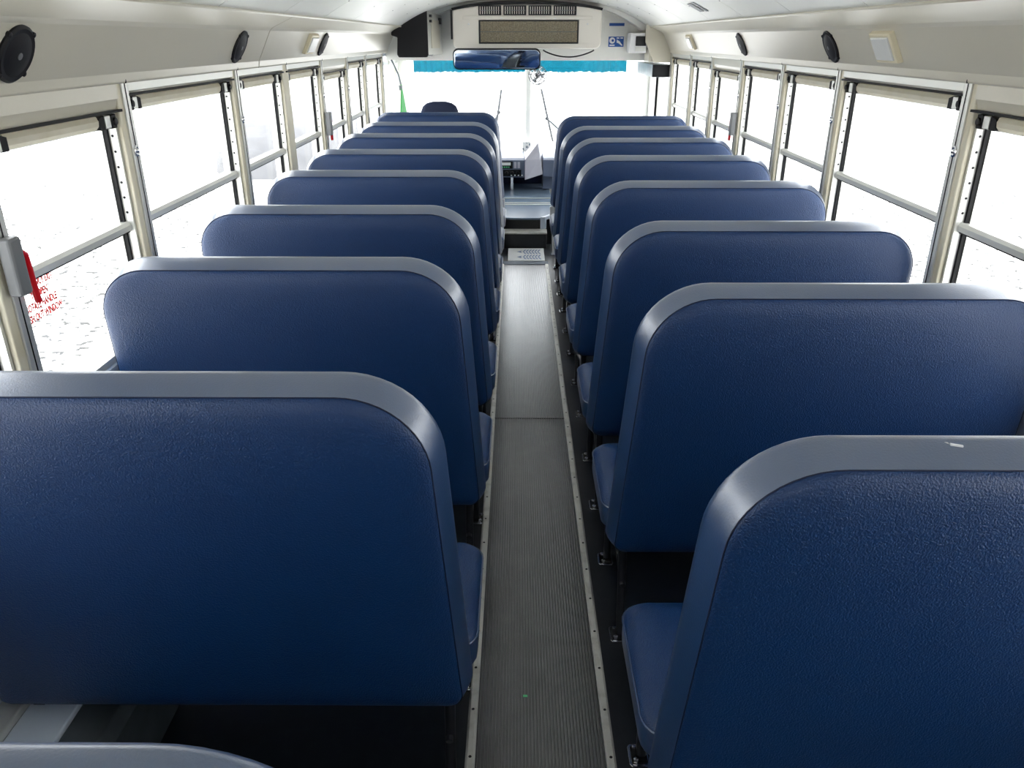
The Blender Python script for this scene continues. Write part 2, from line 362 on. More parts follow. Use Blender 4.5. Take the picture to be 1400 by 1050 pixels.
# entrance door on the right, beyond the barrier
dr = bpy.data.objects.new('door_1', None); COL.objects.link(dr); dr['kind'] = 'structure'; dr.location = (CX+1.27, 7.42, 0)
MB().box(-0.02, 0.04, 0.0, 0.04, 0.0, 1.46).build('door_post', 'post', dr)
MB().box(-0.03, 0.03, 0.46, 0.525, 0.0, 1.36).build('leaf_edge', 'alu', dr)
MB().box(-0.045, 0.03, 0.526, 0.56, 0.0, 1.36).build('leaf_seal', 'gasket', dr)
MB().box(-0.03, 0.03, 0.561, 0.64, 0.0, 1.36).build('leaf_edge', 'alu', dr)
MB().box(-0.02, 0.02, 1.05, 1.09, 0.0, 1.40).build('leaf_edge', 'alu', dr)
MB().box(-0.003, 0.003, 0.05, 0.46, 0.1, 1.34).build('pane', 'glass', dr)
MB().box(-0.003, 0.003, 0.64, 1.05, 0.1, 1.34).build('pane', 'glass', dr)
# closing panel at the end of the right cove
pan = MB().prism([(CX+1.26, 1.455), (CX+1.10, 1.455), (CX+1.02, 1.62), (CX+1.02, 1.765), (CX+1.08, 1.75), (CX+1.26, 1.62)], 'y', 7.405, 7.43)
pan.box(CX+1.06, CX+1.10, 7.43, F, 1.46, 1.74)
structure(pan.build('trim_12', 'cream', bevel=0.003))
hd = MB().box(-0.0, 0.15, 0, 0.95, 0, 0.105).build('door_operator_box', 'galv', bevel=0.004, loc=(CX+1.095, 7.41, 1.335))
tag(hd, 'long grey metal box over the entrance door with a dark end', 'door operator')
MB().box(0.001, 0.149, -0.008, 0.002, 0.004, 0.101).build('end_cap', 'plastic', hd)['label'] = 'dark grey end cap'
# heater duct along the left wall
hd = thing('floor_duct', 'galvanised duct with pale blue-grey top running along the left wall under seats', 'duct', (CX-1.25, 0, 0))
MB().prism([(0.0, 0.0), (0.0, 0.27), (0.055, 0.27), (0.055, 0.0)], 'y', -0.6, 6.2).build('wall_rail', 'alu', hd, bevel=0.004)
MB().prism([(0.057, 0.0), (0.057, 0.255), (0.165, 0.250), (0.165, 0.0)], 'y', -0.6, 1.62).build('top_panel', 'wallgrey', hd, bevel=0.003)['label'] = 'pale blue-grey top panel'
MB().prism([(0.166, 0.0), (0.166, 0.24), (0.245, 0.225), (0.262, 0.19), (0.262, 0.0)], 'y', -0.6, 1.60).build('side_panel', 'galv', hd, bevel=0.005)
for yy in (0.3, 0.9, 1.53):
    MB().disc((0.235, yy, 0.228), (0, 0, 1), [(0.008, 0), (0.008, 0.004), (0.004, 0.007)], 6).build('bolt', 'chrome', hd)
# ================================================================== seats
def outline(s, inset, zb=0.285, zt=1.10, xa=0.176, xw=1.240, rt=0.180, rb=0.05):
    """closed rounded outline of a seat back in (x, z); s = side; xa aisle edge at the bottom, xw wall edge"""
    taper = 0.050
    c = [(xa+taper+inset, zt-inset, rt), (xw-inset, zt-inset, rt*0.85), (xw-inset, zb+inset, rb), (xa+inset, zb+inset, rb)]
    pts = []; n = len(c)
    for i in range(n):
        p0 = Vector(c[i-1][:2]); p1 = Vector(c[i][:2]); p2 = Vector(c[(i+1) % n][:2]); r = max(c[i][2]-inset*0.9, 0.012)
        a = (p0-p1).normalized(); b = (p2-p1).normalized()
        ang = a.angle(b); d = r/math.tan(ang/2)
        q0 = p1+a*d; q1 = p1+b*d; cen = p1+(a+b).normalized()*(r/math.sin(ang/2))
        v0 = q0-cen; v1 = q1-cen; t = v0.angle_signed(v1)
        k = 12
        for j in range(k+1):
            th = t*j/k; co, si = math.cos(-th), math.sin(-th)
            pts.append(cen+Vector((v0.x*co-v0.y*si, v0.x*si+v0.y*co)))
        # side points
        nxt = c[(i+1) % n]; rn = max(nxt[2]-inset*0.9, 0.012)
        e = Vector(nxt[:2]); f2 = Vector(c[(i+2) % n][:2]); an = (p1-e).normalized().angle((f2-e).normalized()); dn = rn/math.tan(an/2)
        q2 = e+(p1-e).normalized()*dn
        m = 10 if i % 2 == 0 else 8
        for j in range(1, m): pts.append(q1.lerp(q2, j/m))
    return [(CX+s*q.x if False else s*q.x, q.y) for q in pts]
LEAN = 0.085
def lean(z): return LEAN*(1.10-z)
def ring(s, inset, y, **k):
    return [(x, y+lean(z), z) for x, z in outline(s, inset, **k)]
def make_back(s, root, zb=0.285, kw=None, band='vinyl_band'):
    kw = dict(kw or {}); kw['zb'] = zb
    R = lambda i, y: ring(s, i, y, **kw)
    # gusset band around the edge, from the front face to the rear seam
    bd = MB().loop([R(0.10, 0.026), R(0.05, 0.026), R(0.022, 0.022), R(0.006, 0.012), R(0.0, 0.0), R(0.0015, -0.012), R(0.008, -0.036), R(0.017, -0.062), R(0.0205, -0.0705)], cap0=True, cap1=False)
    back = bd.build('backrest', band, root, angle=60)
    # rear cover, puffed
    cov = MB().loop([R(0.0213, -0.0702), R(0.0228, -0.0740), R(0.029, -0.0790), R(0.038, -0.0832), R(0.052, -0.0870), R(0.072, -0.0895), R(0.105, -0.0915), R(0.15, -0.093), R(0.20, -0.0940)], cap0=False, cap1=True)
    cov.build('rear_cover', 'vinyl', back, angle=60)
    sp = R(0.0205, -0.0712); mbp = MB(); n = len(sp)
    rr = []
    for i in range(n):
        p0 = Vector(sp[i-1]); p = Vector(sp[i]); p2 = Vector(sp[(i+1) % n]); t = (p2-p0).normalized(); a = Vector((0, 1, 0)); a = (a-t*a.dot(t)).normalized(); b = t.cross(a)
        rr.append([p+0.0013*(math.cos(q)*a+math.sin(q)*b) for q in (0, 1.57, 3.14, 4.71)])
    vs = [q for g in rr for q in g]; fs = []
    for i in range(n):
        j = (i+1) % n
        for k in range(4): fs.append((i*4+k, i*4+(k+1) % 4, j*4+(k+1) % 4, j*4+k))
    mbp.add(vs, fs, True).build('seam_piping', 'stitch', back)
    return back
def rrect(x0, x1, y0, y1, r, z, k=6):
    pts = []
    for cx, cy, a0 in ((x1-r, y1-r, 0), (x0+r, y1-r, 90), (x0+r, y0+r, 180), (x1-r, y0+r, 270)):
        for j in range(k+1):
            a = math.radians(a0+90*j/k); pts.append((cx+r*math.cos(a), cy+r*math.sin(a), z))
    return pts
def make_seat(s, name, label):
    root = thing(name, label, 'bus seat', (0, 0, 0))
    make_back(s, root)
    xa, xb = 0.170, 1.225; y0, y1 = 0.075, 0.475
    lo, hi = (xa, xb) if s > 0 else (-xb, -xa)
    R = lambda i, z, r=0.06: rrect(lo+i, hi-i, y0+i, y1-i, max(r-i*0.5, 0.02), z)
    cu = MB().loop([R(0.012, 0.315), R(0.002, 0.325), R(0.0, 0.345), R(0.0, 0.392)], cap1=False)
    cush = cu.build('seat_cushion', 'vinyl_band', root, angle=60)
    MB().loop([R(0.001, 0.392), R(0.003, 0.398), R(0.010, 0.407), R(0.024, 0.415), R(0.05, 0.420), R(0.10, 0.423)], cap0=False).build('cushion_top', 'vinyl', cush, angle=60)
    p = R(-0.0005, 0.393); MB().tube(p+[p[0]], 0.0022, 6, caps=False).build('piping', 'vinyl_band', cush)
    # steel frame under the cushion
    X = lambda q: s*q
    MB().box(min(X(0.21), X(1.17)), max(X(0.21), X(1.17)), y1-0.05, y1-0.02, 0.285, 0.315).box(min(X(0.21), X(1.17)), max(X(0.21), X(1.17)), y0+0.02, y0+0.05, 0.285, 0.315).build('seat_frame', 'steel', root)
    for yy, yt in ((-0.0, 0.085), (0.375, 0.42)):
        lg = MB().tube([(X(0.235), yt, 0.312), (X(0.235), yt-0.005, 0.27), (X(0.234), (yy+yt)/2, 0.13), (X(0.232), yy+0.008, 0.035), (X(0.232), yy, 0.010)], 0.013, 10)
        leg = lg.build('leg', 'steel', root)
        fp = MB().prism([(X(0.200), yy-0.026), (X(0.206), yy-0.034), (X(0.244), yy-0.034), (X(0.25), yy-0.026), (X(0.25), yy+0.026), (X(0.244), yy+0.034), (X(0.206), yy+0.034), (X(0.200), yy+0.026)], 'z', 0.0, 0.006)
        foot = fp.build('foot_plate', 'chrome', leg, bevel=0.0015)
        MB().prism([(X(0.207), yy-0.024), (X(0.246), yy-0.024), (X(0.246), yy+0.024), (X(0.207), yy+0.024)], 'z', 0.0061, 0.009).build('foot_pad', 'gasket', foot)
        for q in (-0.019, 0.019):
            MB().disc((X(0.216), yy+q, 0.008), (0, 0, 1), [(0.0075, 0), (0.0075, 0.006), (0.005, 0.009), (0.001, 0.0095)], 6).build('bolt', 'chrome', foot)
    MB().tube([(X(0.235), 0.03, 0.16), (X(0.235), 0.20, 0.20), (X(0.235), 0.39, 0.16)], 0.009, 8).build('side_brace', 'steel', root)
    wl = MB()
    wl.box(min(X(1.14), X(1.165)), max(X(1.14), X(1.165)), 0.02, 0.44, 0.278, 0.30); wl.build('wall_bracket', 'steel', root)
    return root
LEFT = [0.485, 1.31, 2.125, 2.86, 3.68, 4.42, 5.20, 5.93]
RIGHT = [1.065, 1.88, 2.60, 3.40, 4.19, 4.96, 5.66]
orders = ['nearest', 'second-nearest', 'third-nearest', 'fourth-nearest', 'fifth-nearest', 'sixth-nearest', 'seventh-nearest', 'eighth-nearest']
lab_l = ['bus seat at the bottom left corner, only its grey top band showing',
 'large blue vinyl bus seat left of the aisle, nearest one showing its whole back',
 'blue vinyl bus seat left of the aisle, beside the window with red emergency lettering',
 'blue vinyl bus seat, fourth row from the camera on the left side',
 'blue vinyl bus seat, fifth row from the camera on the left side',
 'blue vinyl bus seat, sixth row from the camera on the left side',
 'blue vinyl bus seat, third one behind the driver on the left side, behind two more rows',
 'blue vinyl bus seat on the left, directly behind the front padded barrier']
lab_l[6] = 'blue vinyl bus seat, second one behind the left front barrier'
lab_r = ['blue vinyl bus seat right of the aisle, nearest the camera, with scuffed grey top band',
 'blue vinyl bus seat, second row from the camera on the right side',
 'blue vinyl bus seat, third row from the camera on the right side',
 'blue vinyl bus seat, fourth row from the camera on the right side',
 'blue vinyl bus seat, fifth row from the camera on the right side',
 'blue vinyl bus seat, second one behind the right front barrier',
 'blue vinyl bus seat on the right, directly behind the front padded barrier']
for s, ys, labs, g in ((-1, LEFT, lab_l, 'bus seats left of the aisle'), (1, RIGHT, lab_r, 'bus seats right of the aisle')):
    proto = make_seat(s, 'bus_seat', labs[0])
    for i, y in enumerate(ys):
        o = proto if i == 0 else copy_tree(proto)
        o.location = (CX, y, 0); o['label'] = labs[i]; o['group'] = g
    if s > 0:
        bk = [c for c in proto.children if c.name.startswith('backrest')][0]
        sm_ = MB()
        for x0, y0_, x1, y1_ in ((0.545, -0.004, 0.562, -0.017), (0.563, -0.020, 0.580, -0.024)):
            zt_ = 1.0985
            sm_.add([(x0, y0_, zt_), (x1, y1_, zt_-0.0012), (x1, y1_-0.003, zt_-0.0014), (x0, y0_-0.003, zt_-0.0004), (x0, y0_, zt_-0.004), (x1, y1_, zt_-0.006), (x1, y1_-0.003, zt_-0.006), (x0, y0_-0.003, zt_-0.004)],
                    [(0, 1, 2, 3), (4, 7, 6, 5), (0, 4, 5, 1), (1, 5, 6, 2), (2, 6, 7, 3), (3, 7, 4, 0)])
        sm_.build('scuff_mark', 'white', bk)['label'] = 'small pale scratches on the top band'
# front crash barriers
for s, y, lb in ((-1, 6.74, 'dark blue padded barrier at the front of the left row, behind the driver'), (1, 6.42, 'dark blue padded barrier at the front of the right row, by the entrance')):
    rt = thing('padded_barrier', lb, 'barrier', (CX, y, 0))
    make_back(s, rt, zb=0.38, kw=dict(xa=0.185, rt=0.14), band='vinyl')
    for xq in (0.225, 1.12):
        MB().tube([(s*xq, 0.03, 0.45), (s*xq, 0.03, 0.004)], 0.014, 10).build('leg', 'white' if xq < 1 else 'steel', rt)
        MB().box(s*xq-0.03, s*xq+0.03, 0.0, 0.06, 0.0, 0.006).build('foot_plate', 'chrome', rt)
    MB().box(min(s*0.185, s*0.215), max(s*0.185, s*0.215), 0.02, 0.05, 0.25, 0.40).build('end_bracket', 'white', rt, bevel=0.008)
# ================================================================== fittings on the coves
def cove_frame(s, y, t=0.5):
    """location on the slanted cove face and its normal"""
    p0 = Vector((CX+s*(WX-0.016+OFF), 0, 1.556)); p1 = Vector((CX+s*(1.135+OFF), 0, 1.680))
    p = p0.lerp(p1, t); p.y = y
    d = (p1-p0).normalized(); nrm = Vector((-s*d.z, 0, s*d.x)) if s > 0 else Vector((d.z, 0, -d.x))
    nrm = Vector((-s*abs(d.z), 0, -abs(d.x)))
    return p, nrm.normalized(), d
def speaker(s, y, label, t=0.5):
    p, nrm, d = cove_frame(s, y, t)
    rt = thing('cove_speaker', label, 'speaker', tuple(p), 'round black speakers in the coves')
    Rm = 0.067
    MB().disc((0, 0, 0), nrm, [(Rm, -0.001), (Rm, 0.005), (Rm-0.006, 0.009), (Rm-0.012, 0.008)], 36).build('rim', 'plastic', rt)
    MB().disc((0, 0, 0), nrm, [(Rm-0.011, 0.007), (Rm-0.03, 0.011), (0.025, 0.013), (0.004, 0.013)], 36).build('grille', 'plastic', rt)
    MB().disc(nrm*0.012, nrm, [(0.009, 0), (0.008, 0.002), (0.003, 0.003)], 14).build('badge', 'grey', rt)
    b = Vector((0, 1, 0)); a = nrm.cross(b)
    for k in range(4):
        an = math.pi/4+k*math.pi/2; c = (math.cos(an)*a+math.sin(an)*b)*(Rm-0.002)
        MB().disc(c, nrm, [(0.0065, -0.001), (0.0065, 0.008), (0.003, 0.010)], 10).build('mounting_tab', 'plastic', rt)
    return rt
speaker(-1, 1.90, 'round black speaker in the left cove nearest the camera')
speaker(-1, 3.45, 'round black speaker in the left cove, middle one')
speaker(-1, 4.94, 'round black speaker in the left cove beside the left dome lamp')
speaker(1, 3.52, 'round black speaker in the right cove, nearer one beside the big dome lamp')
speaker(1, 4.92, 'round black speaker in the right cove, farther one')
def dome_lamp(s, y, label, t=0.55):
    p, nrm, d = cove_frame(s, y, t)
    rt = thing('dome_lamp', label, 'lamp', tuple(p), 'square interior lamps in the coves')
    b = Vector((0, 1, 0)); a = Vector(d)
    def slab(h0, h1, u, v, inset=0.0, n1=0.85):
        vs = []
        for h, k in ((h0, 1), (h1, n1)):
            for su, sv in ((-1, -1), (1, -1), (1, 1), (-1, 1)): vs.append(nrm*h+a*su*u*k+b*sv*v*k)
        return MB().add(vs, [(0, 1, 2, 3), (4, 5, 6, 7), (0, 1, 5, 4), (1, 2, 6, 5), (2, 3, 7, 6), (3, 0, 4, 7)])
    slab(-0.001, 0.018, 0.056, 0.090, n1=0.93).build('lamp_case', 'lampcase', rt, bevel=0.004, seg=3)
    slab(0.0175, 0.024, 0.042, 0.070, n1=0.94).build('lamp_lens', 'lens', rt, bevel=0.003)
    for su in (-1, 1):
        MB().disc(nrm*0.0155+b*su*0.073, nrm, [(0.004, 0), (0.003, 0.0015)], 8).build('screw', 'chrome', rt)
    return rt
dome_lamp(1, 2.98, 'large square dome lamp in the right cove near the camera')
dome_lamp(-1, 4.62, 'square dome lamp in the left cove beside a speaker')
dome_lamp(1, 6.33, 'small far dome lamp in the right cove near the entrance')
# sticker on the ceiling, front right
st = thing('ceiling_sticker', 'small grey notice stuck on the ceiling at the front right', 'sticker', (CX+0.93, 4.9, arch(0.93)-0.004))
sl = math.atan2(arch(0.95)-arch(0.91), 0.04)
st.rotation_euler = (0, -sl, 0)
MB().box(-0.045, 0.045, 0.02, 0.13, -0.001, 0.0005).build('notice', 'grey', st)
for i in range(3): MB().box(-0.05+i*0.035, -0.02+i*0.035, -0.07, -0.01, -0.001, 0.0005).build('label_patch', 'galv', st)
# ================================================================== air conditioner on the bulkhead
YA = 7.44
ac = thing('air_conditioner', 'wide beige air conditioner unit with four vents above the windscreen', 'air conditioner', (0.02, YA, 1.56))
n = 24; top = [(-0.64+1.28*i/n) for i in range(n+1)]
shp = [(x, min(arch(x)-1.56-0.045+0.0, 0.36)) for x in top]
low = []
for cx, a0 in ((0.59, 0), (-0.59, -90)):
    for j in range(6):
        a = math.radians(a0-90*j/5); low.append((cx+0.05*math.cos(a), 0.055+0.05*math.sin(a)))
prof = shp+low
shell = MB().prism(prof, 'y', 0, 0.255).build('shell', 'unit', ac, bevel=0.012, seg=3)
seal = [(x*1.012, z+0.012) for x, z in shp]+[(0.655, 0.30), (0.645, 0.30)]+[(x, z) for x, z in reversed(shp)]+[(-0.645, 0.30), (-0.655, 0.30)]
MB().prism([(x*1.01, z+0.016) for x, z in shp]+[(x, z-0.004) for x, z in reversed(shp)], 'y', -0.004, 0.15).build('rubber_seal', 'black', ac)
MB().box(-0.655, -0.640, -0.002, 0.12, 0.08, shp[0][1]).build('rubber_seal', 'black', ac)
for i in range(4):
    x0 = -0.415+i*0.2135
    fr = MB().box(x0, x0+0.195, -0.012, 0.006, 0.268, 0.345).build('vent', 'black', ac, bevel=0.003)
    for j in range(9): MB().box(x0+0.014+j*0.0195, x0+0.019+j*0.0195, -0.020, -0.011, 0.278, 0.335).build('louver', 'unit', fr)
    MB().box(x0+0.01, x0+0.185, -0.022, -0.018, 0.303, 0.308).build('louver', 'grey', fr)
gr = MB().box(-0.415, 0.445, -0.008, 0.006, 0.045, 0.232).build('return_grille', 'black', ac, bevel=0.004)
MB().box(-0.40, 0.43, -0.012, -0.007, 0.058, 0.220).build('filter', 'filter', gr)
gl = MB()
for j in range(70): gl.box(-0.40+j*0.01188, -0.3975+j*0.01188, -0.0155, -0.0118, 0.058, 0.220)
gl.box(-0.40, 0.43, -0.017, -0.0118, 0.137, 0.141); gl.build('grille_bars', 'galv', gr)['kind'] = 'stuff'
MB().box(-0.55, 0.56, -0.006, 0.004, 0.235, 0.262).build('crease', 'unit', ac, bevel=0.003)
for x in (-0.22, 0.24, -0.5, 0.52): MB().disc((x, -0.001, 0.243 if abs(x) < 0.3 else 0.20), (0, -1, 0), [(0.007, 0), (0.006, 0.006), (0.002, 0.007)], 10).build('knob', 'white', ac)
# cable drooping under the unit
cb = MB().tube([(0.16+0.44*t, 7.40+0.01*math.sin(9*t), 1.555-0.055*math.sin(math.pi*t)**0.8) for t in [i/20 for i in range(21)]], 0.006, 8).build('drooping_cable', 'black')
tag(cb, 'black cable drooping below the air conditioner beside the mirror', 'cable')
# ================================================================== mirror
mr = thing('rear_view_mirror', 'wide black-rimmed interior mirror reflecting blue seats, hanging over the windscreen', 'mirror', (-0.235, 7.18, 1.487), rot=(math.radians(15), 0, 0))
def rr2(w, h, r, y, k=8):
    return [(x, y, z) for x, z, _ in rrect(-w, w, -h, h, r, 0, k)]
MB().loop([rr2(0.36, 0.078, 0.04, 0.028), rr2(0.368, 0.086, 0.046, 0.012), rr2(0.368, 0.086, 0.046, 0.0), rr2(0.358, 0.076, 0.04, -0.003)]).build('mirror_rim', 'black', mr)
MB().loop([rr2(0.357, 0.075, 0.039, -0.0032), rr2(0.355, 0.073, 0.038, -0.0042)]).build('mirror_glass', 'mirror', mr)
MB().tube([(0.0, 0.03, 0.0), (0, 0.10, -0.02), (0, 0.51, -0.12)], 0.012, 8).build('bracket', 'chrome', mr)
# small round dash fan by the centre post
fn = thing('dash_fan', 'small round wire-caged fan hanging at the top of the windscreen centre', 'fan', (0.13, 8.35, 1.31), rot=(math.radians(10), 0, math.radians(-20)))
for r_, yy in ((0.085, 0.0), (0.085, 0.05), (0.055, -0.012), (0.025, -0.016)):
    MB().tube([(r_*math.cos(a*math.pi/12), yy, r_*math.sin(a*math.pi/12)) for a in range(25)], 0.0045, 6, False).build('cage_ring', 'grey', fn)
for k in range(12):
    a = k*math.pi/6; c, s_ = math.cos(a), math.sin(a)
    MB().tube([(0.02*c, -0.017, 0.02*s_), (0.055*c, -0.012, 0.055*s_), (0.085*c, 0.0, 0.085*s_), (0.085*c, 0.05, 0.085*s_), (0.03*c, 0.07, 0.03*s_)], 0.003, 5).build('cage_wire', 'chrome', fn)
for k in range(3):
    a = k*2.094
    MB().add([(0.012*math.cos(a), 0.02, 0.012*math.sin(a)), (0.07*math.cos(a-0.4), 0.012, 0.07*math.sin(a-0.4)), (0.072*math.cos(a+0.3), 0.034, 0.072*math.sin(a+0.3)),
              (0.012*math.cos(a), 0.024, 0.012*math.sin(a)), (0.07*math.cos(a-0.4), 0.016, 0.07*math.sin(a-0.4)), (0.072*math.cos(a+0.3), 0.038, 0.072*math.sin(a+0.3))],
             [(0, 1, 2), (3, 5, 4), (0, 3, 4, 1), (1, 4, 5, 2), (2, 5, 3, 0)]).build('blade', 'grey', fn)
MB().disc((0, 0.03, 0), (0, 1, 0), [(0.028, 0), (0.03, 0.03), (0.022, 0.055)], 16).build('motor', 'grey', fn)
MB().tube([(0, 0.06, 0.0), (0, 0.09, 0.06), (-0.03, 0.12, 0.165)], 0.008, 8).build('bracket', 'grey', fn)
# ================================================================== black monitor box on the left of the bulkhead
bx = thing('black_equipment_box', 'black box with arched top edge and steel side, at the top left front', 'equipment box', (-0.88, 7.2, 1.5))
P = [(-0.195, 0.02), (-0.18, 0.0), (0.055, 0.0), (0.07, 0.015), (0.07, 0.365), (0.045, 0.36), (-0.03, 0.330), (-0.12, 0.275), (-0.235, 0.195), (-0.235, 0.17), (-0.185, 0.155)]
MB().prism(P, 'y', 0.0, 0.46).build('front_cover', 'plastic', bx, bevel=0.006)
MB().add([(0.071, 0.01, 0.02), (0.150, 0.45, 0.02), (0.150, 0.45, 0.33), (0.071, 0.01, 0.355), (0.066, 0.01, 0.02), (0.066, 0.45, 0.02), (0.066, 0.45, 0.33), (0.066, 0.01, 0.355)], [(0, 1, 2, 3), (4, 7, 6, 5), (0, 4, 5, 1), (1, 5, 6, 2), (2, 6, 7, 3), (3, 7, 4, 0)]).build('side_panel', 'alu', bx)['label'] = 'shiny steel side panel'
MB().add([(0.092, 0.10, 0.07), (0.139, 0.36, 0.07), (0.139, 0.36, 0.29), (0.092, 0.10, 0.29), (0.088, 0.10, 0.07), (0.135, 0.36, 0.07), (0.135, 0.36, 0.29), (0.088, 0.10, 0.29)], [(0, 1, 2, 3), (4, 7, 6, 5), (0, 4, 5, 1), (1, 5, 6, 2), (2, 6, 7, 3), (3, 7, 4, 0)]).build('access_door', 'cream', bx)
for zz in (0.31, 0.27): MB().box(0.080, 0.100, 0.06, 0.12, zz, zz+0.02).build('hinge', 'black', bx)
MB().box(0.130, 0.155, 0.34, 0.42, 0.26, 0.31).build('cable_clip', 'black', bx)
# box on the right bulkhead
rb = thing('control_module', 'small white box with a black screen on the right of the bulkhead', 'control box', (1.005, 7.44, 1.53))
MB().box(-0.09, 0.05, 0.0, 0.24, 0.0, 0.16).build('housing', 'white', rb, bevel=0.006)
MB().box(-0.045, 0.045, -0.010, 0.002, 0.058, 0.135).build('screen', 'black', rb, bevel=0.003)
MB().box(-0.045, 0.045, -0.006, 0.002, 0.015, 0.050).build('button_plate', 'lens', rb)
MB().box(0.066, 0.080, -0.008, 0.06, 0.03, 0.075).build('switch', 'black', rb)
# stickers on the bulkhead
sg = thing('first_aid_sign', 'blue and white pictogram sticker on the bulkhead right of the air conditioner', 'sign', (0.82, F-0.002, 1.62))
MB().box(-0.068, 0.068, -0.001, 0.001, -0.042, 0.042).build('sign_face', 'bluesign', sg)
MB().disc((-0.035, -0.0012, 0.01), (0, -1, 0), [(0.026, 0), (0.025, 0.0004)], 20).build('pictogram', 'white', sg)
MB().disc((-0.030, -0.0018, 0.01), (0, -1, 0), [(0.011, 0), (0.010, 0.0004)], 12).build('pictogram', 'bluesign', sg)
MB().box(-0.058, -0.012, -0.002, -0.0012, -0.034, -0.024).build('pictogram', 'white', sg)
MB().add([(0.005, -0.0015, 0.018), (0.03, -0.0015, 0.005), (0.06, -0.0015, -0.03), (0.05, -0.0015, -0.033), (0.022, -0.0015, -0.012), (0.005, -0.0015, -0.008)], [(0, 1, 2, 3, 4, 5)]).build('pictogram', 'white', sg)
for a in (0.004, 0.037): MB().box(a, a+0.024, -0.002, -0.0012, 0.025, 0.035).build('pictogram', 'white', sg)
s2 = MB().box(-0.067, 0.067, -0.001, 0.001, -0.012, 0.012).build('blue_strip_label', 'bluesign', loc=(0.82, F-0.002, 1.760)); tag(s2, 'narrow blue strip label on the bulkhead above the pictogram sticker', 'label')
pn = MB().box(-0.11, 0.11, -0.003, 0.001, -0.07, 0.06); pnn = structure(pn.build('trim_13', 'ceil', bevel=0.004, loc=(0.82, F-0.0045+0.003, 1.76)))
pnn.location.y = F-0.0; s2.location.y = F-0.005
# ================================================================== driver's area
pf = thing('driver_platform', 'raised platform with black risers at the end of the aisle', 'platform', (CX, 6.66, 0))
MB().box(-0.19, 0.17, 0.0, 0.14, 0.0, 0.125).build('lower_riser', 'floor', pf, bevel=0.006)
MB().box(-0.195, 0.175, -0.015, 0.14, 0.125, 0.140).build('step_nosing', 'trim', pf, bevel=0.005)
MB().prism([(-1.16, 0.155), (-0.19, 0.155), (-0.10, 0.135), (0.12, 0.135), (0.22, 0.17), (0.22, 1.9), (-1.16, 1.9)], 'z', 0.0, 0.215).build('upper_riser', 'black', pf)
MB().prism([(-1.16, 0.150), (-0.19, 0.150), (-0.11, 0.125), (0.12, 0.125), (0.25, 0.35), (0.25, 1.9), (-1.16, 1.9)], 'z', 0.216, 0.235).build('platform_top', 'platform', pf, bevel=0.006)
MB().prism([(0.12, 0.128), (0.16, 0.132), (0.30, 0.36), (0.26, 0.36)], 'z', 0.14, 0.240).build('grey_edge', 'wallgrey', pf)
for yy in (0.70, 0.78, 1.02): MB().box(-0.30, 0.24, yy, yy+0.025, 0.235, 0.240).build('cover_strip', 'alu', pf)
cm = MB()
for j in range(9): cm.box(-0.188, 0.188, 6.128+j*0.010, 6.134+j*0.010, 0.0, 0.007)
tag(cm.build('cross_mat', 'platform'), 'narrow blue-grey mat across the aisle just before the white tread plate', 'mat')
# white non-slip plate with leaf-shaped tread prints
tp = thing('tread_plate', 'white plate with two rows of blue leaf-like tread prints on the aisle floor', 'floor plate', (0.0, 6.52, 0.0))
MB().box(-0.135, 0.165, -0.30, 0.11, 0.0005, 0.010).build('plate', 'white', tp, bevel=0.002)
for rowy in (-0.185, -0.015):
    pr = MB(); pr.prism([(-0.06, rowy), (-0.02, rowy+0.040), (-0.028, rowy), (-0.02, rowy-0.040)], 'z', 0.0101, 0.0107)
    for j in range(6):
        x = -0.012+j*0.024
        for sg_ in (-1, 1):
            pr.prism([(x, rowy+sg_*0.004), (x+0.012, rowy+sg_*0.006), (x+0.030, rowy+sg_*0.068), (x+0.016, rowy+sg_*0.068)][::sg_], 'z', 0.0101, 0.0107)
    pr.build('tread_print', 'bluemark', tp)
# dashboard
YD = 8.02
ds = thing('dashboard', 'grey dashboard with switches across the front below the windscreen', 'dashboard', (0, YD, 0.38))
MB().prism([(0.0, 0.0), (-0.0, 0.165), (0.03, 0.185), (0.53, 0.185), (0.53, 0.0)], 'x', -1.15, 0.012).build('left_panel', 'dash', ds, bevel=0.006)
MB().prism([(0.04, 0.0), (0.02, 0.165), (0.05, 0.185), (0.53, 0.185), (0.53, 0.0)], 'x', 0.196, 1.13).build('right_panel', 'dash', ds, bevel=0.006)
ra = MB().box(-0.28, -0.105, -0.006, 0.004, 0.085, 0.155).build('radio', 'gasket', ds, bevel=0.002)
MB().box(-0.21, -0.125, -0.010, -0.005, 0.118, 0.146).build('display', 'lens', ra)
for j in range(4): MB().box(-0.21+j*0.02, -0.197+j*0.02, -0.010, -0.005, 0.095, 0.107).build('button', 'green', ra)
for j in range(2): MB().box(-0.092+j*0.035, -0.067+j*0.035, -0.006, 0.004, 0.09, 0.15).build('switch_blank', 'hood', ds)
kp = MB().box(-0.20, -0.02, -0.005, 0.004, 0.012, 0.075).build('switch_panel', 'gasket', ds, bevel=0.002)
for j in range(3): MB().disc((-0.165+j*0.055, -0.005, 0.043), (0, -1, 0), [(0.019, 0), (0.017, 0.012), (0.012, 0.016)], 16).build('knob', 'plastic', kp)
for j in range(4): MB().box(-0.125+j*0.035, -0.110+j*0.035, -0.008, -0.004, 0.016, 0.028).build('button', 'white', kp)
MB().box(-0.125, -0.100, 0.12, 0.15, -0.138, 0.0).build('pedal_post', 'chrome', ds)
MB().box(0.20, 0.34, 0.16, 0.50, -0.138, 0.0).build('kick_panel', 'dash', ds)
MB().box(-1.15, 1.15, 0.49, 0.53, -0.138, 0.0).build('firewall', 'headfabric', ds)
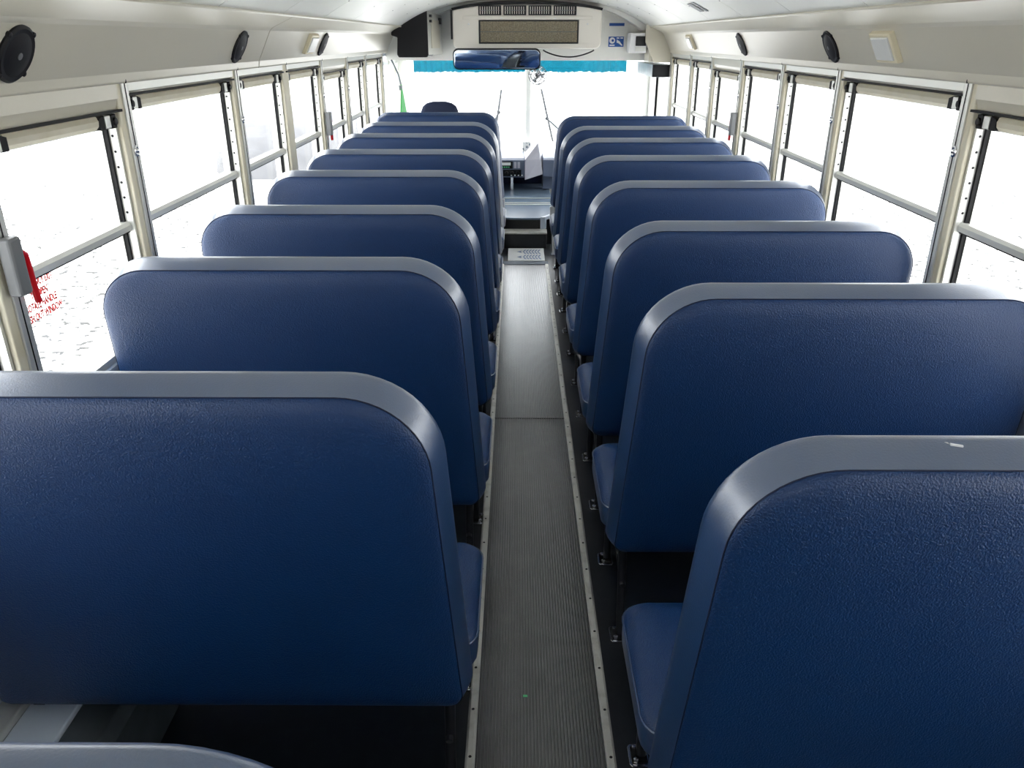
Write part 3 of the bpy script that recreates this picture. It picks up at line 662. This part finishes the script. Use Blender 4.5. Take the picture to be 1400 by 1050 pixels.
# folded engine cover: pale faceted hood in the centre
hd = MB()
V = [(0.016, 7.96, 0.365), (0.192, 8.00, 0.415), (0.168, 7.985, 0.560), (0.145, 8.05, 0.710), (0.016, 7.98, 0.555),
     (0.016, 8.46, 0.365), (0.192, 8.46, 0.415), (0.192, 8.46, 0.565), (0.150, 8.46, 0.710), (0.016, 8.46, 0.560)]
hd.add(V, [(0, 1, 2, 4), (2, 3, 4), (0, 4, 9, 5), (4, 3, 8, 9), (3, 2, 7, 8), (2, 1, 6, 7), (1, 0, 5, 6), (5, 6, 7, 8, 9)])
h = hd.build('engine_cover', 'hood', bevel=0.003); tag(h, 'pale grey pointed engine cover rising in the middle of the dashboard', 'engine cover')
kk = thing('key_holder', 'little dark clutter on the dash at the foot of the windscreen post', 'holder', (0.04, 8.50, 0.566))
for dx, dz, rr_ in ((0, 0.05, 0.012), (-0.04, 0.03, 0.01), (0.03, 0.075, 0.011), (0.0, 0.09, 0.008)):
    MB().disc((dx, 0, dz), (0, -1, 0), [(rr_, 0), (rr_, 0.012), (rr_*0.4, 0.018)], 10).build('clip', 'galv', kk)
MB().box(-0.045, 0.04, 0.0, 0.012, 0.0, 0.10).build('stand', 'lens', kk)
# driver's seat and wheel
dv = thing('driver_chair', 'driver seat, only its rounded navy headrest showing above the left rows', 'driver seat', (-0.74, 7.38, 0.236))
MB().loop([rrect(-0.25, 0.25, -0.05, 0.45, 0.08, 0.18), rrect(-0.26, 0.26, -0.06, 0.46, 0.09, 0.22), rrect(-0.25, 0.25, -0.05, 0.45, 0.08, 0.29), rrect(-0.2, 0.2, 0.0, 0.4, 0.08, 0.305)]).build('seat', 'headfabric', dv)
def vr(w, z, t=0.05, y=0.0): return [(x, yy+y, z) for x, yy, _ in rrect(-w, w, -t, t, min(t*0.9, w*0.9), 0, 5)]
MB().loop([vr(0.22, 0.24, 0.045, -0.04), vr(0.25, 0.30, 0.06, -0.04), vr(0.25, 0.55, 0.06, -0.07), vr(0.2, 0.68, 0.05, -0.09), vr(0.18, 0.70, 0.03, -0.09)]).build('backrest', 'headfabric', dv)
MB().loop([vr(0.15, 0.69, 0.04, -0.09), vr(0.165, 0.74, 0.05, -0.09), vr(0.163, 0.83, 0.05, -0.09), vr(0.145, 0.870, 0.045, -0.09), vr(0.11, 0.895, 0.035, -0.09), vr(0.06, 0.907, 0.02, -0.09)]).build('headrest', 'headfabric', dv)
MB().disc((0, 0.2, 0.0), (0, 0, 1), [(0.17, 0), (0.16, 0.03), (0.06, 0.05), (0.06, 0.185)], 20).build('pedestal', 'steel', dv)
sw = thing('steering_wheel', 'black steering wheel in front of the driver seat', 'steering wheel', (-0.74, 7.92, 0.80), rot=(math.radians(35), 0, 0))
MB().tube([(0.22*math.cos(a*math.pi/18), 0.22*math.sin(a*math.pi/18), 0) for a in range(37)], 0.014, 8, False).build('rim', 'black', sw)
for a in (0, 2.09, 4.19): MB().tube([(0, 0, -0.02), (0.21*math.sin(a), -0.21*math.cos(a), 0)], 0.009, 6).build('spoke', 'black', sw)
MB().tube([(0, 0, 0), (0, 0.0, -0.20)], 0.025, 10).build('column', 'black', sw)
MB().disc((0, 0, -0.02), (0, 0, 1), [(0.05, 0), (0.045, 0.03), (0.02, 0.035)], 16).build('hub', 'black', sw)
# wipers outside the windscreen
for s, xb, lb, t0, t1, piv in ((-1, 0, 'left windscreen wiper standing upright outside the glass', (-0.225, 1.165), (-0.285, 0.78), (-0.45, 0.56)), (1, 0, 'right windscreen wiper leaning right outside the glass', (0.185, 1.17), (0.315, 0.65), (0.62, 0.56))):
    wp = thing('wiper', lb, 'wiper', (piv[0], 8.66, piv[1]))
    MB().tube([(t0[0]-piv[0], 0, t0[1]-piv[1]), (t1[0]-piv[0], 0, t1[1]-piv[1])], 0.012, 6).build('blade', 'grey', wp)
    mx = ((t0[0]+t1[0])/2-piv[0], (t0[1]+t1[1])/2-piv[1])
    mx = (mx[0], mx[1]-0.03)
    MB().tube([(0, 0.015, 0), (mx[0], 0.012, mx[1])], [0.011, 0.009], 6).build('arm', 'galv', wp)
    MB().disc((mx[0], 0.012, mx[1]), (0, -1, 0), [(0.02, -0.005), (0.018, 0.012)], 10).build('joint', 'galv', wp)
    MB().disc((0, 0.0, 0), (0, -1, 0), [(0.025, -0.03), (0.022, 0.02)], 12).build('pivot', 'galv', wp)
    MB().box(-0.025, 0.025, -0.03, 0.03, -0.06, 0.005).build('mount', 'galv', wp)
# green cloth on the driver's window
gv = thing('green_strap', 'bright green cloth strap hanging at the driver side window', 'strap', (CX-1.17, 7.75, 0.85))
MB().add([(0, -0.10, 0), (0.01, 0.16, 0), (0.02, 0.03, 0.36), (0.02, -0.02, 0.36), (0.02, -0.10, 0), (0.06, 0.16, 0), (0.028, 0.03, 0.36), (0.028, -0.015, 0.36), (0.012, 0.01, 0.42), (0.022, 0.02, 0.42)],
         [(0, 1, 2, 3), (4, 7, 6, 5), (0, 4, 5, 1), (1, 5, 6, 2), (0, 3, 7, 4), (3, 2, 9, 8), (7, 8, 9, 6), (3, 8, 7), (2, 6, 9)]).build('cloth', 'vest', gv)
MB().tube([(0.017, 0.012, 0.41), (0.0, -0.02, 0.50), (-0.035, -0.14, 0.62)], 0.008, 6).build('cord', 'galv', gv)
MB().box(0.0, 0.03, -0.01, 0.025, 0.36, 0.40).build('buckle', 'galv', gv)
# ================================================================== outside
gd = MB().box(-90, 90, -90, 120, -1.05, -1.0).build('gravel_ground', 'gravel'); structure(gd)
pile = MB(); n = 28; rings = []
for k in range(7):
    t = k/6; r0 = math.cos(t*math.pi/2*0.97); z = math.sin(t*math.pi/2)*1.36
    rings.append([((1.9*r0*(1+0.12*math.sin(3*a*2*math.pi/n)))*math.cos(2*math.pi*a/n), 2.6*r0*math.sin(2*math.pi*a/n), z) for a in range(n)])
pile.loop(rings).build('gravel_heap', 'farpile', loc=(-5.2, 19, -1.02))
tag(bpy.data.objects['gravel_heap'], 'low grey heap outside beyond the left windows', 'heap')
